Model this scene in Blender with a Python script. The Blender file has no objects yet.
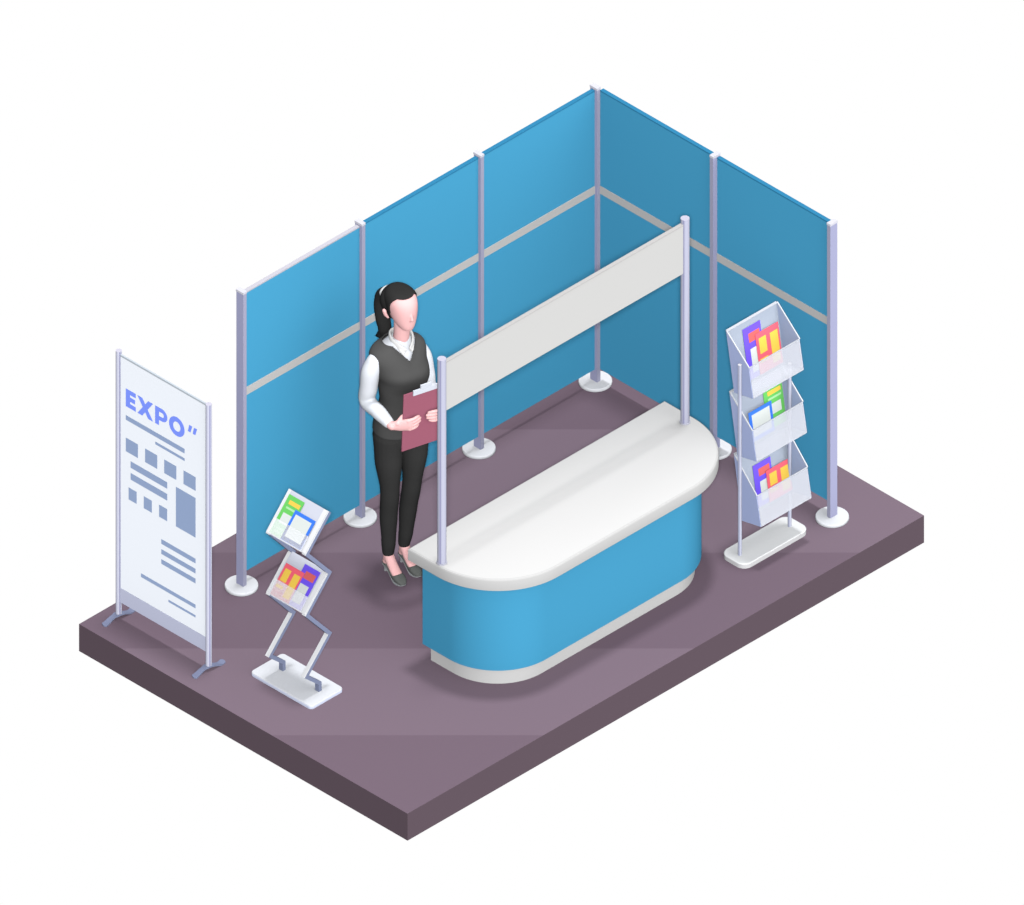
import bpy, bmesh, math
from mathutils import Vector, Matrix
from math import sin, cos, pi, radians as R

# ---------------------------------------------------------------- basics
C = bpy.data.collections.new('expo_stand'); bpy.context.scene.collection.children.link(C)
scene = bpy.context.scene
K = 204.5                      # photo pixels per metre of the parallel view
A, B, M = K / math.sqrt(2), K / math.sqrt(6), K * math.sqrt(2 / 3)

def lin(c): return c / 12.92 if c <= .04045 else ((c + .055) / 1.055) ** 2.4
def rgb(h): return [lin(int(h[i:i + 2], 16) / 255) for i in (0, 2, 4)]
TOP, FRONT, SIDE = 2.25, 1.6, 1.08      # how brightly the three directions are lit (for picking albedo)
def level(f):        # nominal light level -> the light level of this set-up
    P = [(.9, 3.6), (1.08, 4.0), (1.45, 6.5), (2.0, 6.7), (2.3, 6.9)]
    for (a, b), (c, d) in zip(P, P[1:]):
        if f <= c: return b + (d - b) * (f - a) / (c - a)
    return P[-1][1]
MATS = {}
def mat(name, hexcol, f=1.6, alpha=None):
    if name in MATS: return MATS[name]
    m = bpy.data.materials.new(name); m.use_nodes = True
    nt = m.node_tree; nt.nodes.clear()
    out = nt.nodes.new('ShaderNodeOutputMaterial')
    d = nt.nodes.new('ShaderNodeBsdfDiffuse')
    d.inputs['Color'].default_value = [min(.93, c / level(f)) for c in rgb(hexcol)] + [1]
    if alpha is None:
        nt.links.new(d.outputs[0], out.inputs[0])
    else:
        t = nt.nodes.new('ShaderNodeBsdfTransparent'); x = nt.nodes.new('ShaderNodeMixShader')
        x.inputs[0].default_value = alpha
        nt.links.new(t.outputs[0], x.inputs[1]); nt.links.new(d.outputs[0], x.inputs[2]); nt.links.new(x.outputs[0], out.inputs[0])
    MATS[name] = m
    return m

def obj(name, bm, mats, parent=None, smooth=False, loc=(0, 0, 0)):
    me = bpy.data.meshes.new(name)
    bm.normal_update(); bm.to_mesh(me); bm.free()
    if not isinstance(mats, (list, tuple)): mats = [mats]
    for m in mats: me.materials.append(m)
    if smooth:
        for p in me.polygons: p.use_smooth = True
    me.set_sharp_from_angle(angle=R(38))
    o = bpy.data.objects.new(name, me); C.objects.link(o)
    o.location = loc
    if parent: o.parent = parent
    return o

def thing(name, label, cat, loc=(0, 0, 0), rz=0, group=None):
    o = bpy.data.objects.new(name, None); C.objects.link(o)
    o.empty_display_size = .1
    o.location = loc; o.rotation_euler = (0, 0, rz)
    return tag(o, label, cat, group)

def tag(o, label, cat, group=None):
    o['label'] = label; o['category'] = cat
    if group: o['group'] = group
    return o

def dup(root, loc, rz, label):
    r = root.copy(); C.objects.link(r); r.location = loc; r.rotation_euler = (0, 0, rz); r['label'] = label
    for ch in list(root.children):
        c = ch.copy(); C.objects.link(c); c.parent = r
        for g in ch.children:
            d = g.copy(); C.objects.link(d); d.parent = c
    return r

# ---------------------------------------------------------------- shapes
def box(bm, x0, x1, y0, y1, z0, z1, mi=0):
    v = [bm.verts.new(p) for p in ((x0, y0, z0), (x1, y0, z0), (x1, y1, z0), (x0, y1, z0), (x0, y0, z1), (x1, y0, z1), (x1, y1, z1), (x0, y1, z1))]
    fs = []
    for q in ((3, 2, 1, 0), (4, 5, 6, 7), (0, 1, 5, 4), (1, 2, 6, 5), (2, 3, 7, 6), (3, 0, 4, 7)):
        f = bm.faces.new([v[i] for i in q]); f.material_index = mi; fs.append(f)
    return fs
def obox(bm, o, u, v, w, mi=0):
    """box from corner o along three edge vectors (right-handed u,v,w)"""
    o, u, v, w = map(Vector, (o, u, v, w))
    P = [o, o + u, o + u + v, o + v, o + w, o + u + w, o + u + v + w, o + v + w]
    V = [bm.verts.new(p) for p in P]; fs = []
    for q in ((3, 2, 1, 0), (4, 5, 6, 7), (0, 1, 5, 4), (1, 2, 6, 5), (2, 3, 7, 6), (3, 0, 4, 7)):
        f = bm.faces.new([V[i] for i in q]); f.material_index = mi; fs.append(f)
    return fs
def prism(bm, poly, f0, f1, mi=0):
    """extrude polygon; f0/f1 map a 2D point to 3D for both ends"""
    a = [bm.verts.new(f0(*p)) for p in poly]; b = [bm.verts.new(f1(*p)) for p in poly]
    fs = [bm.faces.new(a), bm.faces.new(b[::-1])]
    n = len(poly)
    for i in range(n): fs.append(bm.faces.new((a[i], b[i], b[(i + 1) % n], a[(i + 1) % n])))
    for f in fs: f.material_index = mi
    return fs
def fixn(bm): bmesh.ops.recalc_face_normals(bm, faces=bm.faces[:])
def cyl(bm, x, y, z0, z1, r, n=32, mi=0, r1=None):
    r1 = r if r1 is None else r1
    a = [bm.verts.new((x + r * cos(2 * pi * i / n), y + r * sin(2 * pi * i / n), z0)) for i in range(n)]
    b = [bm.verts.new((x + r1 * cos(2 * pi * i / n), y + r1 * sin(2 * pi * i / n), z1)) for i in range(n)]
    fs = [bm.faces.new(a[::-1]), bm.faces.new(b)]
    sides = []
    for i in range(n): sides.append(bm.faces.new((a[i], a[(i + 1) % n], b[(i + 1) % n], b[i])))
    for f in fs + sides: f.material_index = mi
    return sides
def lathe(bm, prof, n=48, mi=0, c=(0, 0)):
    rings = [[bm.verts.new((c[0] + r * cos(2 * pi * i / n), c[1] + r * sin(2 * pi * i / n), z)) for i in range(n)] for r, z in prof]
    for a, b in zip(rings, rings[1:]):
        for i in range(n):
            f = bm.faces.new((a[i], a[(i + 1) % n], b[(i + 1) % n], b[i])); f.material_index = mi; f.smooth = True
    bm.faces.new(rings[0][::-1]).material_index = mi; bm.faces.new(rings[-1]).material_index = mi
def rounded(x0, x1, y0, y1, rr, n=12):
    """rr = radii for corners (x0y0, x1y0, x1y1, x0y1)"""
    pts = []
    for (cx, cy, r, a0) in ((x0 + rr[0], y0 + rr[0], rr[0], 180), (x1 - rr[1], y0 + rr[1], rr[1], 270), (x1 - rr[2], y1 - rr[2], rr[2], 0), (x0 + rr[3], y1 - rr[3], rr[3], 90)):
        k = n if r > 1e-4 else 0
        for i in range(k + 1):
            a = R(a0 + 90 * i / max(k, 1)); pts.append((cx + r * cos(a), cy + r * sin(a)))
    return pts
def slab(bm, levels, mats=None):
    """stack of outlines with equal point counts: [(outline, z), ...]"""
    rings = [[bm.verts.new((x, y, z)) for x, y in o] for o, z in levels]
    n = len(rings[0])
    bm.faces.new(rings[0][::-1])
    for k, (a, b) in enumerate(zip(rings, rings[1:])):
        for i in range(n):
            f = bm.faces.new((a[i], a[(i + 1) % n], b[(i + 1) % n], b[i])); f.smooth = True
            if mats: f.material_index = mats[k]
    f = bm.faces.new(rings[-1])
    if mats: f.material_index = mats[-1]
def nbm(): return bmesh.new()
def bev(o, w=.004, seg=2):
    m = o.modifiers.new('bevel', 'BEVEL'); m.width = w; m.segments = seg; m.limit_method = 'ANGLE'; m.angle_limit = R(40)
    return o

# ---------------------------------------------------------------- view, light
cam = bpy.data.objects.new('camera', bpy.data.cameras.new('camera')); C.objects.link(cam)
cam.data.type = 'ORTHO'; cam.data.ortho_scale = 1024 / K; cam.data.clip_end = 60
s_, d_ = (512 - 79) / A, (452.5 - 624) / B
cx, cy = (s_ + d_) / 2, (s_ - d_) / 2
cam.location = (cx + 9, cy - 9, 9); cam.rotation_euler = (math.atan(math.sqrt(2)), 0, R(45))
scene.camera = cam

w = bpy.data.worlds.new('white_world_side_lobe'); scene.world = w; w.use_nodes = True
nt = w.node_tree; nt.nodes.clear()
N = nt.nodes.new
wo = N('ShaderNodeOutputWorld'); bg = N('ShaderNodeBackground'); tc = N('ShaderNodeTexCoord')
dt = N('ShaderNodeVectorMath'); dt.operation = 'DOT_PRODUCT'; dt.inputs[1].default_value = (.93, 0, .37)
mx = N('ShaderNodeMath'); mx.operation = 'MAXIMUM'; mx.inputs[1].default_value = 0
pw = N('ShaderNodeMath'); pw.operation = 'POWER'; pw.inputs[1].default_value = 3
ml = N('ShaderNodeMath'); ml.operation = 'MULTIPLY_ADD'; ml.inputs[1].default_value = 8.0; ml.inputs[2].default_value = 1.0  # bright lobe towards +x added so faces on that side come out lighter
nt.links.new(tc.outputs['Generated'], dt.inputs[0]); nt.links.new(dt.outputs['Value'], mx.inputs[0]); nt.links.new(mx.outputs[0], pw.inputs[0])
nt.links.new(pw.outputs[0], ml.inputs[0]); nt.links.new(ml.outputs[0], bg.inputs['Strength']); nt.links.new(bg.outputs[0], wo.inputs[0])
bg.inputs['Color'].default_value = (1, 1, 1, 1)

sun = bpy.data.objects.new('ceiling_light', bpy.data.lights.new('ceiling_light', 'SUN')); C.objects.link(sun)  # sun from overhead for the contact shadows; there is no ceiling fitting
sun.data.energy = 2.6 * pi; sun.data.angle = R(6); sun.location = (1, 2, 6)
sun.rotation_euler = Vector((0, tan_ := math.tan(R(3)), 1)).to_track_quat('Z', 'Y').to_euler()

key = bpy.data.objects.new('front_light', bpy.data.lights.new('front_light', 'SUN')); C.objects.link(key)  # added fill sun along the view axis, flattens shading on all visible faces
key.data.energy = 2.5 / .577 * pi; key.data.angle = R(2); key.location = (5, -3, 5)
key.rotation_euler = Vector((1, -1, 1)).to_track_quat('Z', 'Y').to_euler()

vs = scene.view_settings
vs.view_transform = 'Standard'; vs.look = 'None'; vs.exposure = 0; vs.gamma = 1; vs.use_curve_mapping = False
scene.cycles.max_bounces = 12; scene.cycles.transparent_max_bounces = 24; scene.cycles.diffuse_bounces = 5

# ---------------------------------------------------------------- booth floor (raised platform)
X1, Y1 = 2.272, 3.572
fm = bpy.data.materials.new('two_tone_carpet'); fm.use_nodes = True
nt = fm.node_tree; nt.nodes.clear(); N = nt.nodes.new
out = N('ShaderNodeOutputMaterial'); df = N('ShaderNodeBsdfDiffuse'); geo = N('ShaderNodeTexCoord')
sp = N('ShaderNodeSeparateXYZ'); sb = N('ShaderNodeMath'); sb.operation = 'SUBTRACT'
mr = N('ShaderNodeMapRange'); mr.inputs['From Min'].default_value = -4; mr.inputs['From Max'].default_value = 3
cr = N('ShaderNodeValToRGB'); cr.color_ramp.interpolation = 'CONSTANT'
dk = [c / 6.95 for c in rgb('82707F')] + [1]; lt = [c / 6.95 for c in rgb('8C7A89')] + [1]
els = cr.color_ramp.elements
els[0].position = 0; els[0].color = dk
els[1].position = (-2.34 + 4) / 7; els[1].color = lt
for t, c in ((-.8625, dk), (.2755, lt), (1.33, dk)):
    e = els.new((t + 4) / 7); e.color = c
nt.links.new(geo.outputs['Object'], sp.inputs[0]); nt.links.new(sp.outputs['X'], sb.inputs[0]); nt.links.new(sp.outputs['Y'], sb.inputs[1])
nt.links.new(sb.outputs[0], mr.inputs['Value']); nt.links.new(mr.outputs[0], cr.inputs[0]); nt.links.new(cr.outputs[0], df.inputs[0]); nt.links.new(df.outputs[0], out.inputs[0])
bm = nbm()
fs = box(bm, 0, X1, 0, Y1, -.162, 0, 1); fs[1].material_index = 0
floor = obj('floor', bm, [fm, mat('platform_fascia', '6A5B65', 1.45)]); floor['kind'] = 'structure'

# ---------------------------------------------------------------- partition walls
lil_l, lil_d = mat('aluminium_face', 'B9BAD6', 1.5), mat('aluminium_side', '9698B6', 1.08)
cap_m = mat('pale_cap', 'ECECF8', 2.0); disc_m = mat('white_base', 'F2F5FB', 1.6)
blue = mat('blue_panel', '4EAAD6', 1.31); railm = mat('grey_rail', 'CCCCCC', 1.33)
edge_d = mat('dark_blue_edge', '3C93C2', 2.1); edge_w = mat('pale_edge', 'DAD8E4', 2.1)

def make_post(label):
    """narrow light face towards +x, wide side along x; origin under the front face"""
    t = thing('partition_post', label, 'post', group='posts of the partition walls')
    bm = nbm()
    fs = box(bm, -.048, 0, -.0115, .0115, .018, 1.772, 1)
    fs[3].material_index = 0; fs[5].material_index = 0
    obj('post', bm, [lil_l, lil_d], t)
    bm = nbm(); box(bm, -.050, .001, -.013, .013, 1.766, 1.778)
    obj('post_cap', bm, cap_m, t)
    bm = nbm(); lathe(bm, [(.081, 0), (.083, .003), (.083, .014), (.080, .018)], c=(-.024, 0))
    obj('round_base', bm, disc_m, t)
    return t
FX = .364
ys = [.7835, 1.6045, 2.4255, 3.2305]
labels = ['free-standing aluminium post at the open end of the long blue wall, nearest the banner',
          'aluminium post of the long blue wall directly behind the woman',
          'aluminium post of the long blue wall between the woman and the corner post',
          'aluminium corner post where the two blue walls meet at a right angle']
p0 = make_post(labels[0]); p0.location = (FX, ys[0], 0)
for y, l in zip(ys[1:], labels[1:]): dup(p0, (FX, y, 0), 0, l)
WY = 3.212
for x, l in ((1.1615, 'aluminium post halfway along the shorter darker wall, its base partly behind the counter'),
             (1.9725, 'aluminium post at the open end of the shorter wall, beside the clear brochure rack')):
    dup(p0, (x, WY, 0), R(-90), l)

def panel(label, p, length, rz, edge):
    """panel face towards local +x, running along local +y from its base corner"""
    t = thing('partition_panel', label, 'wall panel', p, rz, 'blue panels of the partition walls')
    bm = nbm(); box(bm, -.02, 0, 0, length, .088, 1.752); obj('board', bm, blue, t)
    bm = nbm(); box(bm, -.021, .0012, 0, length, 1.752, 1.760); obj('top_edge', bm, edge, t)
    bm = nbm(); box(bm, 0, .003, 0, length, 1.142, 1.188); obj('mid_rail', bm, railm, t)
    return t
PX = .347
pl = ['blue panel of the long wall between the end post and the post behind the woman, pale top edge',
      'blue panel of the long wall right behind and beside the woman, before the middle post',
      'blue panel of the long wall closest to the corner, seen above the header sign']
for i in range(3):
    panel(pl[i], (PX, ys[i] + .0115, 0), ys[i + 1] - ys[i] - .023, 0, edge_w if i == 0 else edge_d)
PY = 3.240
xs = [FX, 1.170, 1.961]
panel('darker blue panel of the short wall between the corner post and its middle post', (xs[0] + .0005, PY, 0), 1.150 - FX - .001, R(-90), edge_d)
panel('darker blue panel of the short wall behind the clear brochure rack', (1.1735, PY, 0), 1.961 - 1.1735, R(-90), edge_d)

# ---------------------------------------------------------------- reception counter
x0, x1, y0, y1, r0, H = 1.39, 2.01, .885, 2.66, .42, .705
t = thing('reception_counter', 'curved blue reception counter with pale grey top and grey plinth', 'counter', (x0, y0, 0))
def outline(i, back=0):
    return rounded(back, x1 - x0 - i, i, y1 - y0 - i, (0, r0 - i, r0 - i, 0), 28)
bm = nbm(); slab(bm, [(outline(.116, .043), 0), (outline(.116, .043), .10)]); obj('plinth', bm, mat('plinth_grey', 'CFCFCF', 1.3), t)
bm = nbm(); slab(bm, [(outline(.084, .017), .10), (outline(.084, .017), H - .068)]); obj('body', bm, mat('counter_blue', '4EAAD6', 1.45), t)
bm = nbm()
slab(bm, [(outline(.0), H - .068), (outline(.0), H - .010), (outline(.003, .003), H - .003), (outline(.010, .010), H)], [0, 1, 1, 2])
obj('worktop', bm, [mat('worktop_edge', 'CDCDCD', 1.5), mat('worktop_rim', 'D6D6D6', 1.75), mat('worktop_grey', 'E7E7E7', 2.2)], t)

# header sign on the counter
post_m, slot_m = mat('post_lilac', 'CFD1E8', 1.5), mat('post_groove', '9A9BBB', 1.25)
def slotted(bm, x, y, z0, z1, r, a0, a1, n=48, cap=2):
    for f in cyl(bm, x, y, z0, z1, r, n):
        c = f.calc_center_median(); a = math.degrees(math.atan2(c.y - y, c.x - x)) % 360
        f.smooth = True
        if a0 <= a <= a1: f.material_index = 1
    for f in bm.faces:
        if f.calc_area() and abs(f.calc_center_median().z - z1) < 1e-5: f.material_index = cap
t = thing('header_sign', 'blank pale grey header sign held on two round posts above the counter', 'sign', (1.592, .917, H))
ln = 1.682
for y in (0, ln):
    bm = nbm(); slotted(bm, 0, y, 0.004, 1.223, .0222, 282, 304); 
    obj('post', bm, [post_m, slot_m, mat('post_end', 'D8D6EA', 1.9)], t)
    bm = nbm(); cyl(bm, 0, y, 0, .006, .027); obj('foot_ring', bm, mat('foot_ring_lilac', 'D5D6E6', 1.9), t)
bm = nbm(); box(bm, -.009, .009, .0215, ln - .0215, .905, 1.197, 0)
f = box(bm, -.010, .0105, .0215, ln - .0215, 1.190, 1.1975, 1)
obj('sign_panel', bm, [mat('sign_grey', 'E1E1E0', 1.62), mat('sign_top_rail', 'D2D0D0', 1.9)], t)

# ---------------------------------------------------------------- EXPO banner
BX, BY = .099, .176
t = thing('banner_stand', 'white exhibition banner reading EXPO on two posts with grey feet', 'banner', (BX, BY, 0))
L = .622
for k, x in enumerate((0, L)):
    bm = nbm(); slotted(bm, x, 0, .028, 1.600 - .01 * k, .0155, 322, 352)
    obj('post', bm, [mat('banner_post', 'D2D4E8', 1.3), slot_m, mat('banner_post_end', 'DCDAEC', 1.9)], t)
    # curved foot running along y, arched under the post
    bm = nbm(); prof = []
    for i in range(25):
        v = -.105 + .21 * i / 24
        prof.append((v, .006 + .022 * (0.5 + 0.5 * cos(pi * min(1, abs(v) / .085))), .0125 + .006 * (abs(v) / .1) ** 2 + (.004 if abs(v) < .02 else 0)))
    rings = []
    for v, z, hw in prof:
        e = 1 if abs(v) < .095 else math.sqrt(max(.02, 1 - ((abs(v) - .095) / .0105) ** 2))
        off = .008 * sin(v / .105 * pi)
        rings.append([bm.verts.new((x + off + sx_ * hw * e, v, zz)) for sx_, zz in ((-1, max(0, z - .008)), (1, max(0, z - .008)), (1, z), (-1, z))])
    for a, b in zip(rings, rings[1:]):
        for i in range(4): bm.faces.new((a[i], a[(i + 1) % 4], b[(i + 1) % 4], b[i]))
    bm.faces.new(rings[0]); bm.faces.new(rings[-1]); fixn(bm)
    obj('foot', bm, mat('foot_slate', '9098B8', 1.9), t)
# sheet with everything printed on it
bm = nbm()
box(bm, .0145, L - .0145, -.003, .003, .1875, 1.574, 0)
GR, BLU, TP, BOT = 1, 2, 3, 4
def pt(sx, sy):          # photo measure -> along / height in the banner plane
    u = (sx - 79) / A - (BX + BY) ; return u, (624 + B * (BX + u - BY) - sy) / M
def mark(poly, mi, d=.0012):
    fs = prism(bm, poly, lambda a, b: (a, -.003 - d, b), lambda a, b: (a, -.0029, b), mi)
def pr(xa, xb, ytop, h, mi=GR):
    u0, z0 = pt(xa, ytop); u1 = u0 + (xb - xa) / A
    mark([(u0, z0 - h / M), (u1, z0 - h / M), (u1, z0), (u0, z0)], mi)
pr(126.4, 185.1, 414.8, 4.5); pr(155.9, 185.1, 441.3, 2.6)
for xa, yt in ((126.4, 437.3), (145.7, 448.2), (164.8, 459.2), (184.1, 470.1)): pr(xa, xa + 12.0, yt, 13.5)
pr(131.2, 167.7, 461, 6.4); pr(131.2, 167.7, 472.7, 6.5)
for xa, yt in ((129.2, 487.1), (144.4, 495.9), (159.7, 504.4)): pr(xa, xa + 7.9, yt, 11.9)
pr(176.5, 196, 486.5, 39.5)
for yt in (538.8, 548.9, 558.8): pr(161.9, 196, yt, 4.6)
pr(141.6, 196, 573, 3.6); pr(169, 196, 599.4, 2.2)
def glyph(polys, u, z, w, h):
    for p in polys:
        mark([(u + a * w, z - h + b * h) for a, b in p], BLU)
u, z = pt(126.4, 388.1); h = 17.6 / M
glyph([[(0, 0), (.42, 0), (.42, 1), (0, 1)], [(.42, .76), (1, .76), (1, 1), (.42, 1)], [(.42, .38), (.93, .38), (.93, .62), (.42, .62)], [(.42, 0), (1, 0), (1, .24), (.42, .24)]], u, z, .068, h)
u = pt(138, 0)[0]
glyph([[(0, 0), (.31, 0), (.5, .28), (.69, 0), (1, 0), (.655, .5), (1, 1), (.69, 1), (.5, .72), (.31, 1), (0, 1), (.345, .5)]], u, z, .107, h)
u = pt(155.7, 0)[0]
w_ = .084
glyph([[(0, 0), (.31, 0), (.31, 1), (0, 1)]], u, z, w_, h)
n = 14
for i in range(n):       # bowl of the P
    a0, a1 = -pi / 2 + pi * i / n, -pi / 2 + pi * (i + 1) / n
    q = [(.55 + .45 * cos(a0), .65 + .35 * sin(a0)), (.55 + .45 * cos(a1), .65 + .35 * sin(a1)), (.55 + .17 * cos(a1), .65 + .13 * sin(a1)), (.55 + .17 * cos(a0), .65 + .13 * sin(a0))]
    glyph([q], u, z, w_, h)
glyph([[(.31, .78), (.55, .78), (.55, 1), (.31, 1)], [(.31, .3), (.55, .3), (.55, .52), (.31, .52)]], u, z, w_, h)
u = pt(169.6, 0)[0]; n = 32
for i in range(n):
    a0, a1 = 2 * pi * i / n, 2 * pi * (i + 1) / n
    glyph([[(.5 + .5 * cos(a0), .5 + .53 * sin(a0)), (.5 + .5 * cos(a1), .5 + .53 * sin(a1)), (.5 + .24 * cos(a1), .5 + .27 * sin(a1)), (.5 + .24 * cos(a0), .5 + .27 * sin(a0))]], u, z, .107, h)
for q in (188.5, 193.3):
    u = pt(q, 0)[0]
    glyph([[(0, .62), (.6, .62), (1, 1), (.3, 1)]], u, z, .029, h)
fixn(bm)
box(bm, .0145, L - .0145, -.0045, .0045, 1.574, 1.584, TP)
obj('banner_sheet', bm, [mat('banner_white', 'F1F6FE', 1.12), mat('print_slate', '95A8CB', 1.13), mat('print_blue', '8098FF', 1.13), mat('banner_top_rail', 'D3DDE8', 1.5)], t)
bm = nbm(); box(bm, .0145, L - .0145, -.006, .006, .103, .1875); obj('bottom_rail', bm, mat('rail_lavender', 'B5B9CF', 1.08), t)

# ---------------------------------------------------------------- printed cards
WH, YE, RE, PU, GN, BL2, OR, LG = 'E3EAE8 FFD65C FF6E80 7A5FFB 74D56C 4585FB E56F6E B5EFB0'.split()
DESIGNS = {
 'green': (GN, [(YE, .2, .9, .11, .21), (LG, .19, .9, .275, .325), (WH, .2, .84, .43, .68), (LG, .2, .85, .79, .835), (LG, .2, .85, .87, .915)]),
 'blue': (BL2, [(WH, .11, .89, .115, .86)]),
 'purple': (PU, [(OR, .26, .89, .125, .305), (WH, .28, .82, .43, .89)]),
 'red': (RE, [(YE, .11, .42, .135, .52), (YE, .6, .95 - .02, .15, .9), (YE, .07, .42, .64, .735)]),
}
CARDF = {}
def card(kind, label, o, u, v, w, f, grp):
    """flat printed brochure: corner o (top), u across, v down, w = printed side normal * thickness"""
    base, marks = DESIGNS[kind]
    o, u, v, w = map(Vector, (o, u, v, w))
    org = o + v
    bm = nbm(); mats = []
    def mi(h):
        m = mat(f'card_{h}_{f}', h, f)
        if m not in mats: mats.append(m)
        return mats.index(m)
    obox(bm, v * 0 + (o - org), u, v, w, mi(base))
    e = w.normalized() * .0009
    for h, a0, a1, b0, b1 in marks:
        obox(bm, (o - org) + u * a0 + v * b0 + w, u * (a1 - a0), v * (b1 - b0), e, mi(h))
    fixn(bm)
    ob = obj('brochure', bm, mats, None, loc=org)
    return tag(ob, label, 'brochure', grp)

# ---------------------------------------------------------------- folding zigzag magazine rack
rx, ry = 1.107, .40
t = thing('magazine_rack', 'low zigzag magazine rack with two sloping trays on a white base plate', 'rack', (rx, ry, 0))
o1 = rounded(-.212, .212, -.114, .114, (.022,) * 4, 8); o2 = rounded(-.209, .209, -.111, .111, (.019,) * 4, 8)
bm = nbm(); slab(bm, [(o1, 0), (o1, .016), (o2, .020)], [1, 0, 0]); obj('base_plate', bm, [mat('plate_white', 'EEF1F8', 1.7), mat('plate_edge', 'BFC5DB', 1.15)], t)
nodes = [(.411, .018), (.411, .068), (.318, .152), (.4805, .331), (.322, .518), (.480, .695), (.322, .882), (.480, 1.059)]
nodes = [Vector((0, y - ry, z)) for y, z in nodes]
slate, whitef = mat('rack_slate', '8F98B7', 1.4), mat('rack_white', 'F2F4F8', 1.75)
for xb in (.982 - rx, 1.231 - rx):
    bm = nbm()
    th = .020
    # mitred zigzag bar in the y-z plane
    offs = []
    for i, p in enumerate(nodes):
        d0 = (p - nodes[i - 1]).normalized() if i else (nodes[1] - p).normalized()
        d1 = (nodes[i + 1] - p).normalized() if i < len(nodes) - 1 else d0
        n0, n1 = Vector((0, d0.z, -d0.y)), Vector((0, d1.z, -d1.y))
        nn = (n0 + n1).normalized(); k = min(1.9, 1 / max(.3, nn.dot(n0)))
        offs.append(nn * k * th / 2)
    wd = .026
    rings = [[bm.verts.new(p + o + Vector((xb, 0, 0))), bm.verts.new(p - o + Vector((xb, 0, 0))), bm.verts.new(p - o + Vector((xb + wd, 0, 0))), bm.verts.new(p + o + Vector((xb + wd, 0, 0)))] for p, o in zip(nodes, offs)]
    for k, (a, b) in enumerate(zip(rings, rings[1:])):
        for i in range(4):
            f = bm.faces.new((a[i], a[(i + 1) % 4], b[(i + 1) % 4], b[i]))
            if k in (2, 4, 6) and i == 1: f.material_index = 1
    bm.faces.new(rings[0]); bm.faces.new(rings[-1]); fixn(bm)
    obj('upright', bm, [slate, whitef], t)
clear = mat('clear_pocket', 'EEF0F6', .95, .3)
TR = {}
for nm, (a, b) in {'low': (4, 5), 'high': (6, 7)}.items():
    lo, hi = nodes[a], nodes[b]
    d = (hi - lo); nrm = Vector((0, -d.z, d.y)).normalized()
    ox = Vector((.985 - rx, 0, 0)); U = Vector((.268, 0, 0))
    base = lo + nrm * .0105 + ox
    TR[nm] = (base + d, U, -d, nrm)
    bm = nbm(); obox(bm, base + U * .07, U * .835, d, nrm * .006)
    obox(bm, base, U * .07, d, nrm * .007, 1); obox(bm, base + U * .905, U * .095, d, nrm * .007, 1)
    fixn(bm); tr = obj('tray', bm, [mat('tray_lavender', 'DADEED', 1.9), whitef], t)
    bm = nbm(); obox(bm, base + nrm * .019 + U * .07, U * .86, d * .345, nrm * .002)
    obox(bm, base + U * .07, U * .86, nrm * .021, d * -.012)
    fixn(bm); obj('pocket', bm, clear, tr)
def onrack(tray, kind, a0, a1, b0, b1, lift, label):
    o, U, D, nrm = TR[tray]; O = Vector((rx, ry, 0))
    card(kind, label, O + o + U * a0 + D * b0 + nrm * lift, U * (a1 - a0), D * (b1 - b0), nrm * .003, 1.85, 'brochures on the zigzag rack')
onrack('high', 'green', .09, .48, .09, .985, .0125, 'green brochure with yellow bar on the upper tray of the zigzag rack')
onrack('high', 'blue', .387, .905, .31, .985, .0160, 'blue-bordered white brochure on the upper tray of the zigzag rack')
onrack('low', 'purple', .495, .89, .09, .985, .0125, 'purple brochure with red block on the lower tray of the zigzag rack')
onrack('low', 'red', .12, .59, .265, .985, .0160, 'red brochure with yellow columns on the lower tray of the zigzag rack')

# ---------------------------------------------------------------- clear acrylic brochure rack
ax, ay = 1.898, 2.846
t = thing('acrylic_brochure_rack', 'tall rack of three clear acrylic boxes between poles on white rounded base', 'rack', (ax, ay, 0))
o1 = rounded(-.085, .085, -.229, .229, (.05,) * 4, 10); o2 = rounded(-.081, .081, -.225, .225, (.046,) * 4, 10)
bm = nbm(); slab(bm, [(o1, 0), (o1, .024), (o2, .028)], [1, 0, 0]); obj('base_plate', bm, [mat('rack_base_top', 'F8FAFC', 1.6), mat('rack_base_edge', 'EEEEF1', 1.45)], t)
for y, zt in ((2.672 - ay, 1.166), (3.016 - ay, 1.003)):
    bm = nbm(); slotted(bm, 0, y, .027, zt, .0098, 278, 308, 36); obj('pole', bm, [mat('pole_lilac', 'D3D7EC', 1.4), mat('pole_groove', 'A9AFCB', 1.3), mat('pole_end', 'F0F0F8', 1.9)], t)
fr_m = mat('acrylic_front', 'E6EAF5', 1.2, .42); bk_m = mat('acrylic_back', 'B9C4D6', 1.25, .88)
sd_m = mat('acrylic_side', 'A0ACD2', 1.08, .88); rim = mat('acrylic_rim', 'E4E8F2', 1.5); in_m = mat('acrylic_inner_side', '9AA8C6', .93, .9)
YL = 2.684 - ay; WT = .346
tops = [(1.794, 1.310, .340), (1.817, .955, .350), (1.848, .598, .368)]
ACR = []
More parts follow.
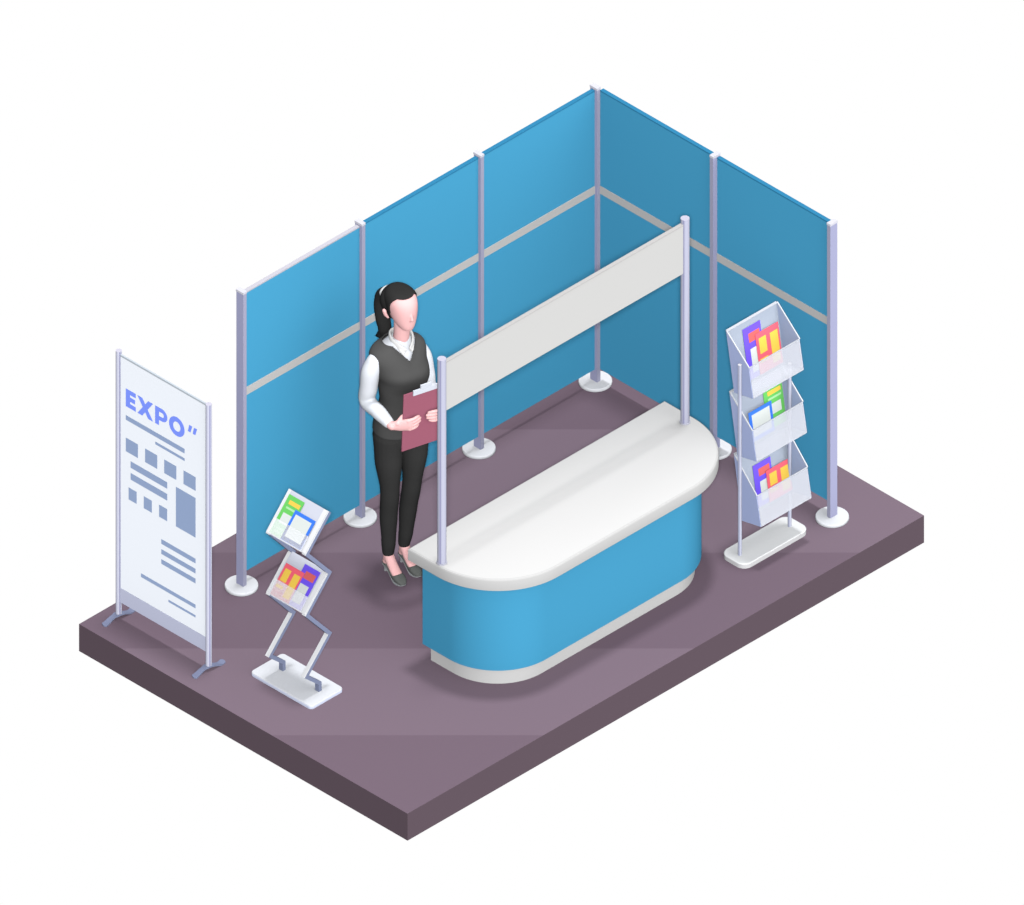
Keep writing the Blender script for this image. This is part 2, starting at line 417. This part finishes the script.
for k, (bx, bz, dr) in enumerate(tops):
    bt = Vector((bx - ax, YL, bz)); bb = bt + Vector((.056, 0, -dr + .0)); fb = bb + Vector((.129, 0, .028)); ft = fb + Vector((-.029, 0, .168))
    W = Vector((0, WT, 0)); ACR.append((bt, bb))
    dn = (bb - bt); nb = Vector((-dn.z, 0, dn.x)).normalized()      # towards +x
    bm = nbm()
    obox(bm, bt, W, dn, -nb * .004)
    tray = None
    fixn(bm); bx_o = obj('acrylic_box', bm, bk_m, t)
    bm = nbm(); dv = ft - fb; nf = Vector((dv.z, 0, -dv.x)).normalized()
    obox(bm, fb, W, dv, nf * .003); fixn(bm); obj('front_pane', bm, fr_m, bx_o)
    bm = nbm(); obox(bm, bb, W, fb - bb, Vector((0, 0, -.003))); fixn(bm); obj('bottom_pane', bm, fr_m, bx_o)
    for s, m_ in ((0, sd_m), (1, in_m)):
        bm = nbm(); q = [bt, bb, fb, ft]; off = Vector((0, WT if s else -.003, 0))
        prism(bm, [(p.x, p.z) for p in q], lambda a, b: (a, off.y + YL, b), lambda a, b: (a, off.y + YL + .003, b))
        fixn(bm); obj('side_pane', bm, m_, bx_o)
    bm = nbm()
    for s in (0, 1):
        yy = Vector((0, -.004 if s == 0 else WT - .001, 0)); e = (ft - bt); nn = Vector((-e.z, 0, e.x)).normalized() * .005
        obox(bm, bt + yy, Vector((0, .006, 0)), e, nn)
    obox(bm, bt - nb * .006, W, Vector((.014, 0, .0)), Vector((0, 0, .004)))
    obox(bm, ft, W, nf * .004, Vector((0, 0, .004)))
    fixn(bm); obj('rim', bm, rim, bx_o)
def inbox(k, kind, y, wd, z, h, lift, label):
    bt, bb = ACR[k]; d = (bb - bt).normalized(); nb = Vector((-d.z, 0, d.x)).normalized()
    O = Vector((ax, ay, 0)); s = (bt.z - z) / -d.z
    o = O + bt + d * s + nb * lift; o.y = y
    card(kind, label, o, (0, wd, 0), d * h, nb * .003, 1.2, 'brochures in the clear acrylic rack')
inbox(0, 'purple', 2.783, .120, 1.27, .285, .003, 'purple brochure with red block in the top clear box')
inbox(0, 'red', 2.8555, .156, 1.2135, .225, .009, 'red brochure with yellow columns in the top clear box')
inbox(1, 'green', 2.893, .127, .872, .230, .003, 'green brochure with yellow bar in the middle clear box')
inbox(1, 'blue', 2.765, .156, .806, .165, .022, 'blue-bordered white brochure in the middle clear box')
inbox(2, 'purple', 2.789, .120, .4836, .235, .003, 'purple brochure with red block in the lowest clear box')
inbox(2, 'red', 2.863, .156, .425, .175, .012, 'red brochure with yellow columns in the lowest clear box')

# ---------------------------------------------------------------- woman
PX0, PY0, YAW = .80, 1.43, R(-15)
def wl(x, y): # body frame -> floor-aligned frame about the figure's own origin (feet face +x)
    return x
pt_ = Vector((PX0, PY0, 0))
def ring_loft(bm, rings, cap=True):
    V = [[bm.verts.new(p) for p in r] for r in rings]
    n = len(V[0])
    for a, b in zip(V, V[1:]):
        for i in range(n): bm.faces.new((a[i], a[(i + 1) % n], b[(i + 1) % n], b[i]))
    if cap:
        bm.faces.new(V[0][::-1]); bm.faces.new(V[-1])
def tube(bm, pts, rad, n=20, up=(0, 0, 1)):
    """rounded-end tube through pts; rad entries r or (a,b) (b along the 'up' side)"""
    P = [Vector(p) for p in pts]; RR = [(r, r) if not isinstance(r, (tuple, list)) else r for r in rad]
    # smooth path (Catmull-Rom)
    Q, S = [], []
    for i in range(len(P) - 1):
        p0 = P[max(0, i - 1)]; p1 = P[i]; p2 = P[i + 1]; p3 = P[min(len(P) - 1, i + 2)]
        for k in range(6):
            t_ = k / 6
            Q.append(.5 * ((2 * p1) + (p2 - p0) * t_ + (2 * p0 - 5 * p1 + 4 * p2 - p3) * t_ ** 2 + (3 * p1 - p0 - 3 * p2 + p3) * t_ ** 3))
            f_ = t_ * t_ * (3 - 2 * t_)
            S.append(tuple(RR[i][j] * (1 - f_) + RR[i + 1][j] * f_ for j in (0, 1)))
    Q.append(P[-1]); S.append(RR[-1])
    d0 = (Q[1] - Q[0]).normalized(); d1 = (Q[-1] - Q[-2]).normalized()
    qs, ss = [], []
    for k in (85, 60, 30):
        qs.append(Q[0] - d0 * S[0][0] * sin(R(k))); ss.append(tuple(v * cos(R(k)) for v in S[0]))
    Q2, S2 = qs + Q, ss + S
    for k in (30, 60, 85):
        Q2.append(Q[-1] + d1 * S[-1][0] * sin(R(k))); S2.append(tuple(v * cos(R(k)) for v in S[-1]))
    rings = []
    up = Vector(up)
    for i, q in enumerate(Q2):
        d = (Q2[min(i + 1, len(Q2) - 1)] - Q2[max(i - 1, 0)]).normalized()
        u_ = up - d * up.dot(d)
        if u_.length < .15: u_ = Vector((1, 0, 0)) - d * d.x
        u_.normalize(); s__ = d.cross(u_)
        rings.append([q + s__ * S2[i][0] * cos(2 * pi * j / n) + u_ * S2[i][1] * sin(2 * pi * j / n) for j in range(n)])
    ring_loft(bm, rings)
def ball(bm, c, r, n=20):
    c = Vector(c); r = Vector(r) if not isinstance(r, (int, float)) else Vector((r, r, r))
    rings = []
    for i in range(1, n):
        a = pi * i / n
        rings.append([c + Vector((r.x * sin(a) * cos(2 * pi * j / (2 * n)), r.y * sin(a) * sin(2 * pi * j / (2 * n)), -r.z * cos(a))) for j in range(2 * n)])
    ring_loft(bm, rings)
def sections(bm, secs, n=40, p=2.2):
    """horizontal rings: (z, cx, cy, half width y, front depth x, back depth x)"""
    rings = []
    ex = 2 / p
    Z = interp(secs)
    for z, cx_, cy_, hw, fr, bk in Z:
        r = []
        for j in range(n):
            a = 2 * pi * j / n; ca, sa = cos(a), sin(a)
            r.append(Vector((cx_ + math.copysign(abs(ca) ** ex, ca) * (fr if ca > 0 else bk), cy_ + math.copysign(abs(sa) ** ex, sa) * hw, z)))
        rings.append(r)
    ring_loft(bm, rings)
def interp(secs, k=5):
    out_ = []
    for i in range(len(secs) - 1):
        a = secs[max(0, i - 1)]; b = secs[i]; c = secs[i + 1]; d = secs[min(len(secs) - 1, i + 2)]
        for q in range(k):
            t_ = q / k
            out_.append(tuple(.5 * (2 * b[m] + (c[m] - a[m]) * t_ + (2 * a[m] - 5 * b[m] + 4 * c[m] - d[m]) * t_ ** 2 + (3 * b[m] - a[m] - 3 * c[m] + d[m]) * t_ ** 3) for m in range(6)))
    out_.append(secs[-1])
    return out_
def fused(name, bm, m, parent=None, voxel=.005, smooth=4, loc=(0, 0, 0), solid=0):
    """fuse overlapping closed volumes into one continuous surface"""
    fixn(bm)
    me = bpy.data.meshes.new(name); bm.to_mesh(me); bm.free()
    tmp = bpy.data.objects.new('tmp', me); C.objects.link(tmp)
    if solid:
        q = tmp.modifiers.new('q', 'SOLIDIFY'); q.thickness = solid; q.offset = -1
    r = tmp.modifiers.new('r', 'REMESH'); r.mode = 'VOXEL'; r.voxel_size = voxel; r.use_smooth_shade = True
    if smooth:
        s = tmp.modifiers.new('s', 'SMOOTH'); s.iterations = smooth; s.factor = .5
    bpy.context.view_layer.update()
    dg = bpy.context.evaluated_depsgraph_get()
    nm = bpy.data.meshes.new_from_object(tmp.evaluated_get(dg)); nm.name = name
    bpy.data.objects.remove(tmp)
    nm.materials.clear(); nm.materials.append(m)
    for p in nm.polygons: p.use_smooth = True; p.material_index = 0
    o = bpy.data.objects.new(name, nm); C.objects.link(o); o.location = loc
    if parent: o.parent = parent
    return o

skin = mat('skin', 'FFC8C8', 1.3); hairm = mat('black_hair', '343434', 1.35); vestm = mat('vest_charcoal', '565656', 1.35)
shirt = mat('shirt_white', 'F0F4FC', 1.32); trous = mat('trousers_black', '383838', 1.2); shoem = mat('shoe_charcoal', '5E615F', 1.15)
heelm = mat('heel_grey', '94979A', 1.1); boardm = mat('clipboard_plum', 'A86478', 1.3); clipm = mat('clip_pale', 'E0E5F1', 1.3)
# everything in the figure's body frame: +x is where she faces, turned YAW on the floor
cy_, sy_ = cos(-YAW), sin(-YAW)
def F(x, y, z):  # floor-aligned offset (metres in world axes about origin) -> body frame
    return Vector((x * cy_ - y * sy_, x * sy_ + y * cy_, z))
AR, AL = F(-.040, -.052, .105), F(-.038, .056, .105)     # ankles
fd = F(cos(R(12)), -sin(R(12)), 0)                                          # feet point along world +x
TORSO = [(.78, 0, 0, .118, .085, .095), (.86, -.005, 0, .129, .095, .112), (.93, -.005, 0, .122, .09, .10), (1.0, 0, 0, .112, .083, .082), (1.06, .005, 0, .104, .082, .074),
         (1.13, .008, 0, .112, .09, .076), (1.19, .01, 0, .120, .112, .082), (1.235, .01, -.010, .126, .118, .088), (1.28, .005, -.018, .130, .100, .090), (1.33, 0, -.022, .138, .078, .085),
         (1.365, -.004, -.020, .124, .060, .075), (1.39, -.006, -.012, .080, .050, .062), (1.41, -.006, 0, .05, .045, .052)]
def shrink(secs, d): return [(z, a, b, max(.01, c - d), max(.01, e - d), max(.01, f_ - d)) for z, a, b, c, e, f_ in secs]
SHR, SHL = Vector((.006, -.163, 1.312)), Vector((-.004, .102, 1.305))
ELR, WRR = Vector((-.022, -.180, 1.075)), Vector((.196, -.168, 1.050))
ELL, WRL = Vector((.020, .140, 1.070)), Vector((.205, .106, 1.052))

bm = nbm()
sections(bm, shrink([q for q in TORSO if q[0] > .8], .018))
tube(bm, [(-.012, 0, 1.37), (.0, 0, 1.42), (.008, 0, 1.50)], [.043, .040, .042], up=(0, 1, 0))
for s, an, hp in ((-1, AR, Vector((0, -.068, .84))), (1, AL, Vector((0, .068, .84)))):
    kn = (an + hp) / 2 + Vector((.022, s * .004, .04))
    tube(bm, [hp, hp * .6 + kn * .4 + Vector((0, s * .004, 0)), kn, kn * .62 + an * .38 + Vector((-.006, 0, 0)), an * .75 + kn * .25, an + Vector((0, 0, .022)), an - Vector((0, 0, .02))], [(.062, .068), (.055, .06), (.036, .038), (.034, .037), (.027, .029), (.0245, .0255), .025], up=(1, 0, 0))
    # foot in the pump
    tube(bm, [an + Vector((0, 0, .01)), an + fd * .03 - Vector((0, 0, .028)), an + fd * .072 - Vector((0, 0, .062)), an + fd * .104 - Vector((0, 0, .080))], [.025, (.026, .024), (.027, .018), (.024, .011)])
    ball(bm, an - Vector((0, 0, .035)) - fd * .008, .024)
for s, sh, el, wr in ((-1, SHR, ELR, WRR), (1, SHL, ELL, WRL)):
    tube(bm, [sh + Vector((0, -s * .02, -.01)), sh * .5 + el * .5, el, el * .5 + wr * .5, wr], [.028, .030, .028, .027, .0215], up=(0, 1, 0))
# head
HC = Vector((.012, 0, 0))
HEAD0 = [(1.487, .058, 0, .016, .016, .020), (1.494, .050, 0, .030, .036, .042), (1.508, .040, 0, .041, .052, .058), (1.53, .028, 0, .053, .067, .078), (1.56, .018, 0, .063, .078, .088),
        (1.595, .010, 0, .069, .086, .098), (1.63, .004, 0, .072, .088, .101), (1.66, 0, 0, .069, .082, .097), (1.685, -.003, 0, .058, .066, .083), (1.70, -.006, 0, .040, .044, .060), (1.706, -.008, 0, .015, .016, .024)]
HEAD = [(z if z < 1.56 else 1.56 + (z - 1.56) * .87, *q) for z, *q in HEAD0]
sections(bm, HEAD, p=2.1)
tube(bm, [(.090, 0, 1.605), (.100, 0, 1.580), (.104, 0, 1.566)], [.004, .006, .008])        # nose
ball(bm, (.094, 0, 1.562), (.010, .012, .007))
for s in (-1, 1):
    tube(bm, [(-.012, s * .070, 1.540), (-.020, s * .079, 1.556), (-.023, s * .083, 1.574)], [(.008, .006), (.013, .009), (.014, .010)], up=(0, 1, 0))
# hands
def hand(wr, kn_c, tip_dir, across, nrm, thumb_pts):
    """wrist, knuckle centre, direction of the fingers, direction across the knuckles (index first), palm normal"""
    tube(bm, [wr, wr * .45 + kn_c * .55, kn_c], [(.019, .022), (.015, .036), (.013, .038)], up=across)
    lens = [.062, .070, .066, .052]
    for i, ln_ in enumerate(lens):
        b = kn_c + across * (.027 - .018 * i) - tip_dir * .006
        p1 = b + tip_dir * ln_ * .45 + nrm * .006; p2 = b + tip_dir * ln_ * .75 + nrm * .005; p3 = b + tip_dir * ln_ * 1.0 + across * (-.004 + .002 * i)
        tube(bm, [b, p1, p2, p3], [.0092, .0086, .0080, .0070], n=12)
    tube(bm, thumb_pts, [.0125, .0105, .0092, .0080], n=12)
CBF = .222     # plane of the clipboard near hand height
upv = Vector((.02, 0, 1)).normalized()
kr = Vector((CBF + .022, -.094, 1.062)); dr = Vector((-.08, .98, .16)).normalized(); acr = (upv - dr * upv.dot(dr)).normalized()
hand(WRR, kr, dr, acr, Vector((1, 0, 0)), [Vector((.218, -.148, 1.072)), Vector((.210, -.122, 1.092)), Vector((.209, -.100, 1.102)), Vector((.211, -.080, 1.106))])
kl = Vector((CBF + .022, .068, 1.066)); dl = Vector((-.08, -.98, .10)).normalized(); acl = (upv - dl * upv.dot(dl)).normalized()
hand(WRL, kl, dl, acl, Vector((1, 0, 0)), [Vector((.218, .108, 1.078)), Vector((.210, .098, 1.098)), Vector((.209, .086, 1.106)), Vector((.211, .068, 1.108))])
woman = fused('person', bm, skin, None, .0036, 3, loc=(PX0, PY0, 0))
woman.rotation_euler = (0, 0, YAW)
tag(woman, 'woman with black ponytail in charcoal vest and black trousers holding a plum clipboard', 'person')

# shirt: sleeves, torso and collar
bm = nbm()
sections(bm, shrink([s for s in TORSO if s[0] > .9], .006))
for s, sh, el, wr in ((-1, SHR, ELR, WRR), (1, SHL, ELL, WRL)):
    d = (wr - el).normalized()
    tube(bm, [sh + Vector((0, -s * .012, .004)), sh * .75 + el * .25 + Vector((0, s * .006, 0)), sh * .35 + el * .65 + Vector((0, s * .004, 0)), el, el * .55 + wr * .45, wr - d * .030], [.044, .0475, .045, .041, .037, .029], up=(0, 1, 0))
sh_o = fused('shirt', bm, shirt, woman, .005, 4)
bm = nbm()
for s in (-1, 1):        # collar flaps
    P = [(-.055, 0, 1.420), (-.042, s * .040, 1.418), (.0, s * .056, 1.405), (.040, s * .040, 1.382), (.062, s * .014, 1.362)]
    for a, b in zip(P, P[1:]):
        pass
    tube(bm, P, [(.007, .016), (.007, .018), (.007, .020), (.007, .021), (.006, .017)], up=(0, 0, 1))
    tube(bm, [(.050, s * .030, 1.372), (.070, s * .026, 1.345)], [(.006, .016), (.005, .006)], up=(0, 1, 0))
fused('collar', bm, mat('collar_white', 'FFFFFF', 1.45), sh_o, .004, 2)

# vest: shell grid with V neck and arm holes
def torso_at(z, a, off):
    S = interp(TORSO, 8)
    for s0, s1 in zip(S, S[1:]):
        if s0[0] <= z <= s1[0] or s1 is S[-1]:
            t_ = min(1, max(0, (z - s0[0]) / (s1[0] - s0[0] + 1e-9)))
            q = [s0[i] * (1 - t_) + s1[i] * t_ for i in range(6)]; break
    ca, sa = cos(a), sin(a); ex = 2 / 2.2
    return Vector((q[1] + math.copysign(abs(ca) ** ex, ca) * ((q[4] if ca > 0 else q[5]) + off), q[2] + math.copysign(abs(sa) ** ex, sa) * (q[3] + off), z))
bm = nbm(); NA, NZ = 240, 200
z0_, z1_ = .868, 1.398
V = [[bm.verts.new(torso_at(z0_ + (z1_ - z0_) * k / NZ, 2 * pi * j / NA, .007)) for j in range(NA)] for k in range(NZ + 1)]
for k in range(NZ):
    for j in range(NA):
        q = [V[k][j], V[k][(j + 1) % NA], V[k + 1][(j + 1) % NA], V[k + 1][j]]
        c = sum((v.co for v in q), Vector()) / 4
        vneck = c.x > -.02 and c.z > 1.318 and abs(c.y + .006) < (c.z - 1.318) * .82 + .003
        collar_hole = c.z > 1.394
        if not (vneck or collar_hole): bm.faces.new(q)
bmesh.ops.delete(bm, geom=[v for v in bm.verts if not v.link_faces], context='VERTS')
fixn(bm)
vest = obj('vest', bm, vestm, woman, True)
sm = vest.modifiers.new('thickness', 'SOLIDIFY'); sm.thickness = .005; sm.offset = 1

# trousers
bm = nbm()
sections(bm, [(.80, -.004, 0, .142, .088, .100), (.84, -.006, 0, .143, .098, .114), (.88, -.005, 0, .129, .092, .104), (.915, -.005, 0, .118, .086, .094)])
for s, an, hp in ((-1, AR, Vector((-.002, -.072, .84))), (1, AL, Vector((-.002, .072, .84)))):
    kn = (an + hp) / 2 + Vector((.022, s * .004, .04))
    tube(bm, [hp, hp * .6 + kn * .4 + Vector((0, s * .004, 0)), kn, kn * .62 + an * .38 + Vector((-.006, 0, 0)), an * .75 + kn * .25, an + Vector((0, 0, .022))], [(.076, .085), (.068, .074), (.0475, .050), (.044, .048), (.036, .038), (.030, .032)], up=(1, 0, 0))
fused('trousers', bm, trous, woman, .005, 3)

# pumps
for s, an in ((-1, AR), (1, AL)):
    hb = an - fd * .034; hb.z = 0
    side = Vector((-fd.y, fd.x, 0))
    prof = [(0, .046, .066, .010), (.008, .045, .072, .020), (.03, .046, .070, .025), (.06, .041, .062, .025), (.09, .026, .048, .028), (.115, .011, .040, .033), (.135, .004, .045, .0365), (.150, .003, .046, .0365), (.172, .003, .036, .032), (.19, .005, .024, .022), (.199, .008, .014, .010)]
    prof = [(a * .90, b, c, d * (.95 if a < .1 else .86)) for a, b, c, d in prof]
    bm = nbm(); rings = []
    for d, zb, zt_, hw in prof:
        zc, zh = (zb + zt_) / 2, (zt_ - zb) / 2
        rings.append([hb + fd * d + side * (hw * math.copysign(abs(cos(a)) ** .7, cos(a))) + Vector((0, 0, zc + zh * math.copysign(abs(sin(a)) ** .8, sin(a)))) for a in (2 * pi * j / 24 for j in range(24))])
    ring_loft(bm, rings)
    shoe = fused('shoe', bm, shoem, woman, .003, 2)
    bm = nbm(); rings = []
    for k_, (z, r_) in enumerate(((.0, .0085), (.015, .009), (.035, .014), (.047, .019))):
        rings.append([hb + fd * (.012 + .002 * k_) + fd * (r_ * cos(a)) + side * (r_ * 1.05 * sin(a)) + Vector((0, 0, z)) for a in (2 * pi * j / 20 for j in range(20))])
    ring_loft(bm, rings); fixn(bm); obj('heel', bm, heelm, shoe, True)
    bm = nbm(); top, bot = [], []
    for q in range(2):
        rng = prof if q == 0 else prof[::-1]
        for d, zb, zt_, hw in rng:
            sg = 1 if q == 0 else -1
            p = hb + fd * d + side * (hw - .001) * sg
            top.append(bm.verts.new(p + Vector((0, 0, zb + .003)))); bot.append(bm.verts.new(p + Vector((0, 0, max(0, zb - .001)))))
    n = len(top); m_ = n // 2
    for i in range(n): bm.faces.new((bot[i], bot[(i + 1) % n], top[(i + 1) % n], top[i]))
    for i in range(m_ - 1):
        bm.faces.new((top[i], top[i + 1], top[n - 2 - i], top[n - 1 - i])); bm.faces.new((bot[i], bot[n - 1 - i], bot[n - 2 - i], bot[i + 1]))
    fixn(bm); obj('sole', bm, heelm, shoe)

# hair
bm = nbm()
ball(bm, (-.050, 0, 1.600), (.080, .082, .083))
ball(bm, (-.052, 0, 1.570), (.066, .072, .078))
# scalp shell following the head, open over the face
HS = interp(HEAD, 10); NH = 160
V = []
for z, a_, b_, hw, fr, bk in HS:
    if z < 1.505: continue
    row = []
    for j in range(NH):
        a = 2 * pi * j / NH; ca, sa = cos(a), sin(a); ex = 2 / 2.1
        row.append(bm.verts.new((a_ + math.copysign(abs(ca) ** ex, ca) * ((fr if ca > 0 else bk) + .007), b_ + math.copysign(abs(sa) ** ex, sa) * (hw + .007), z + .002)))
    V.append(row)
def face_area(c):
    z = c.z
    if z < 1.562: xh = -.022
    elif z < 1.60: xh = -.022 + .032 * min(1, (z - 1.562) / .012)
    else: xh = .010 + .030 * ((z - 1.60) / .075) ** 2
    return c.x > xh and z < 1.674
for ra, rb in zip(V, V[1:]):
    for j in range(NH):
        q = [ra[j], ra[(j + 1) % NH], rb[(j + 1) % NH], rb[j]]
        if not face_area(sum((v.co for v in q), Vector()) / 4): bm.faces.new(q)
bm.faces.new(V[-1])
bmesh.ops.delete(bm, geom=[v for v in bm.verts if not v.link_faces], context='VERTS')
hair = fused('hair', bm, hairm, woman, .003, 3, solid=.012)
bm = nbm()
tube(bm, [(-.105, -.01, 1.610), (-.140, -.02, 1.592), (-.165, -.02, 1.55), (-.165, -.02, 1.49), (-.146, -.02, 1.43), (-.130, -.02, 1.385), (-.145, -.03, 1.345), (-.180, -.040, 1.315)],
     [.024, .028, .032, .036, .037, .034, .022, .005], up=(0, 1, 0))
tail = fused('ponytail', bm, hairm, hair, .0036, 3)
bm = nbm()
c = Vector((-.118, -.014, 1.612)); dx_ = Vector((-.95, 0, .3)).normalized(); ux = Vector((0, 1, 0)); vx = dx_.cross(ux)
prev = None; rr_ = []
for i in range(28):
    a = 2 * pi * i / 28; ctr = c + (ux * cos(a) + vx * sin(a)) * .031; od = (ux * cos(a) + vx * sin(a))
    rr_.append([bm.verts.new(ctr + od * .009 * cos(b) + dx_ * .012 * sin(b)) for b in (2 * pi * j / 12 for j in range(12))])
for i in range(28):
    a, b = rr_[i], rr_[(i + 1) % 28]
    for j in range(12): bm.faces.new((a[j], a[(j + 1) % 12], b[(j + 1) % 12], b[j]))
fixn(bm); obj('hair_tie', bm, mat('white_hair_tie', 'F6F6F6', 1.4), hair, True)

# clipboard held in both hands (its own thing)
def bw(p): # body frame -> world
    return Matrix.Translation((PX0, PY0, 0)) @ Matrix.Rotation(YAW, 4, 'Z') @ Vector(p)
cb = thing('clipboard', 'plum clipboard with pale clip held in front of the woman', 'clipboard', bw((.213, -.008, .894)), YAW)
uh = Vector((0, .232, 0)); vh = Vector((.020, 0, .350)); nh = Vector((.35, 0, -.02)).normalized()
bm = nbm(); obox(bm, -uh / 2, uh, vh, nh * .005); fixn(bm); obj('board', bm, boardm, cb)
bm = nbm(); obox(bm, -uh / 2 + uh * .22 + vh * .945 + nh * .005, uh * .62, vh * .085, nh * .007)
obox(bm, -uh / 2 + uh * .40 + vh * 1.03 + nh * .003, uh * .26, vh * .055, nh * .008)
fixn(bm); obj('clip', bm, clipm, cb)
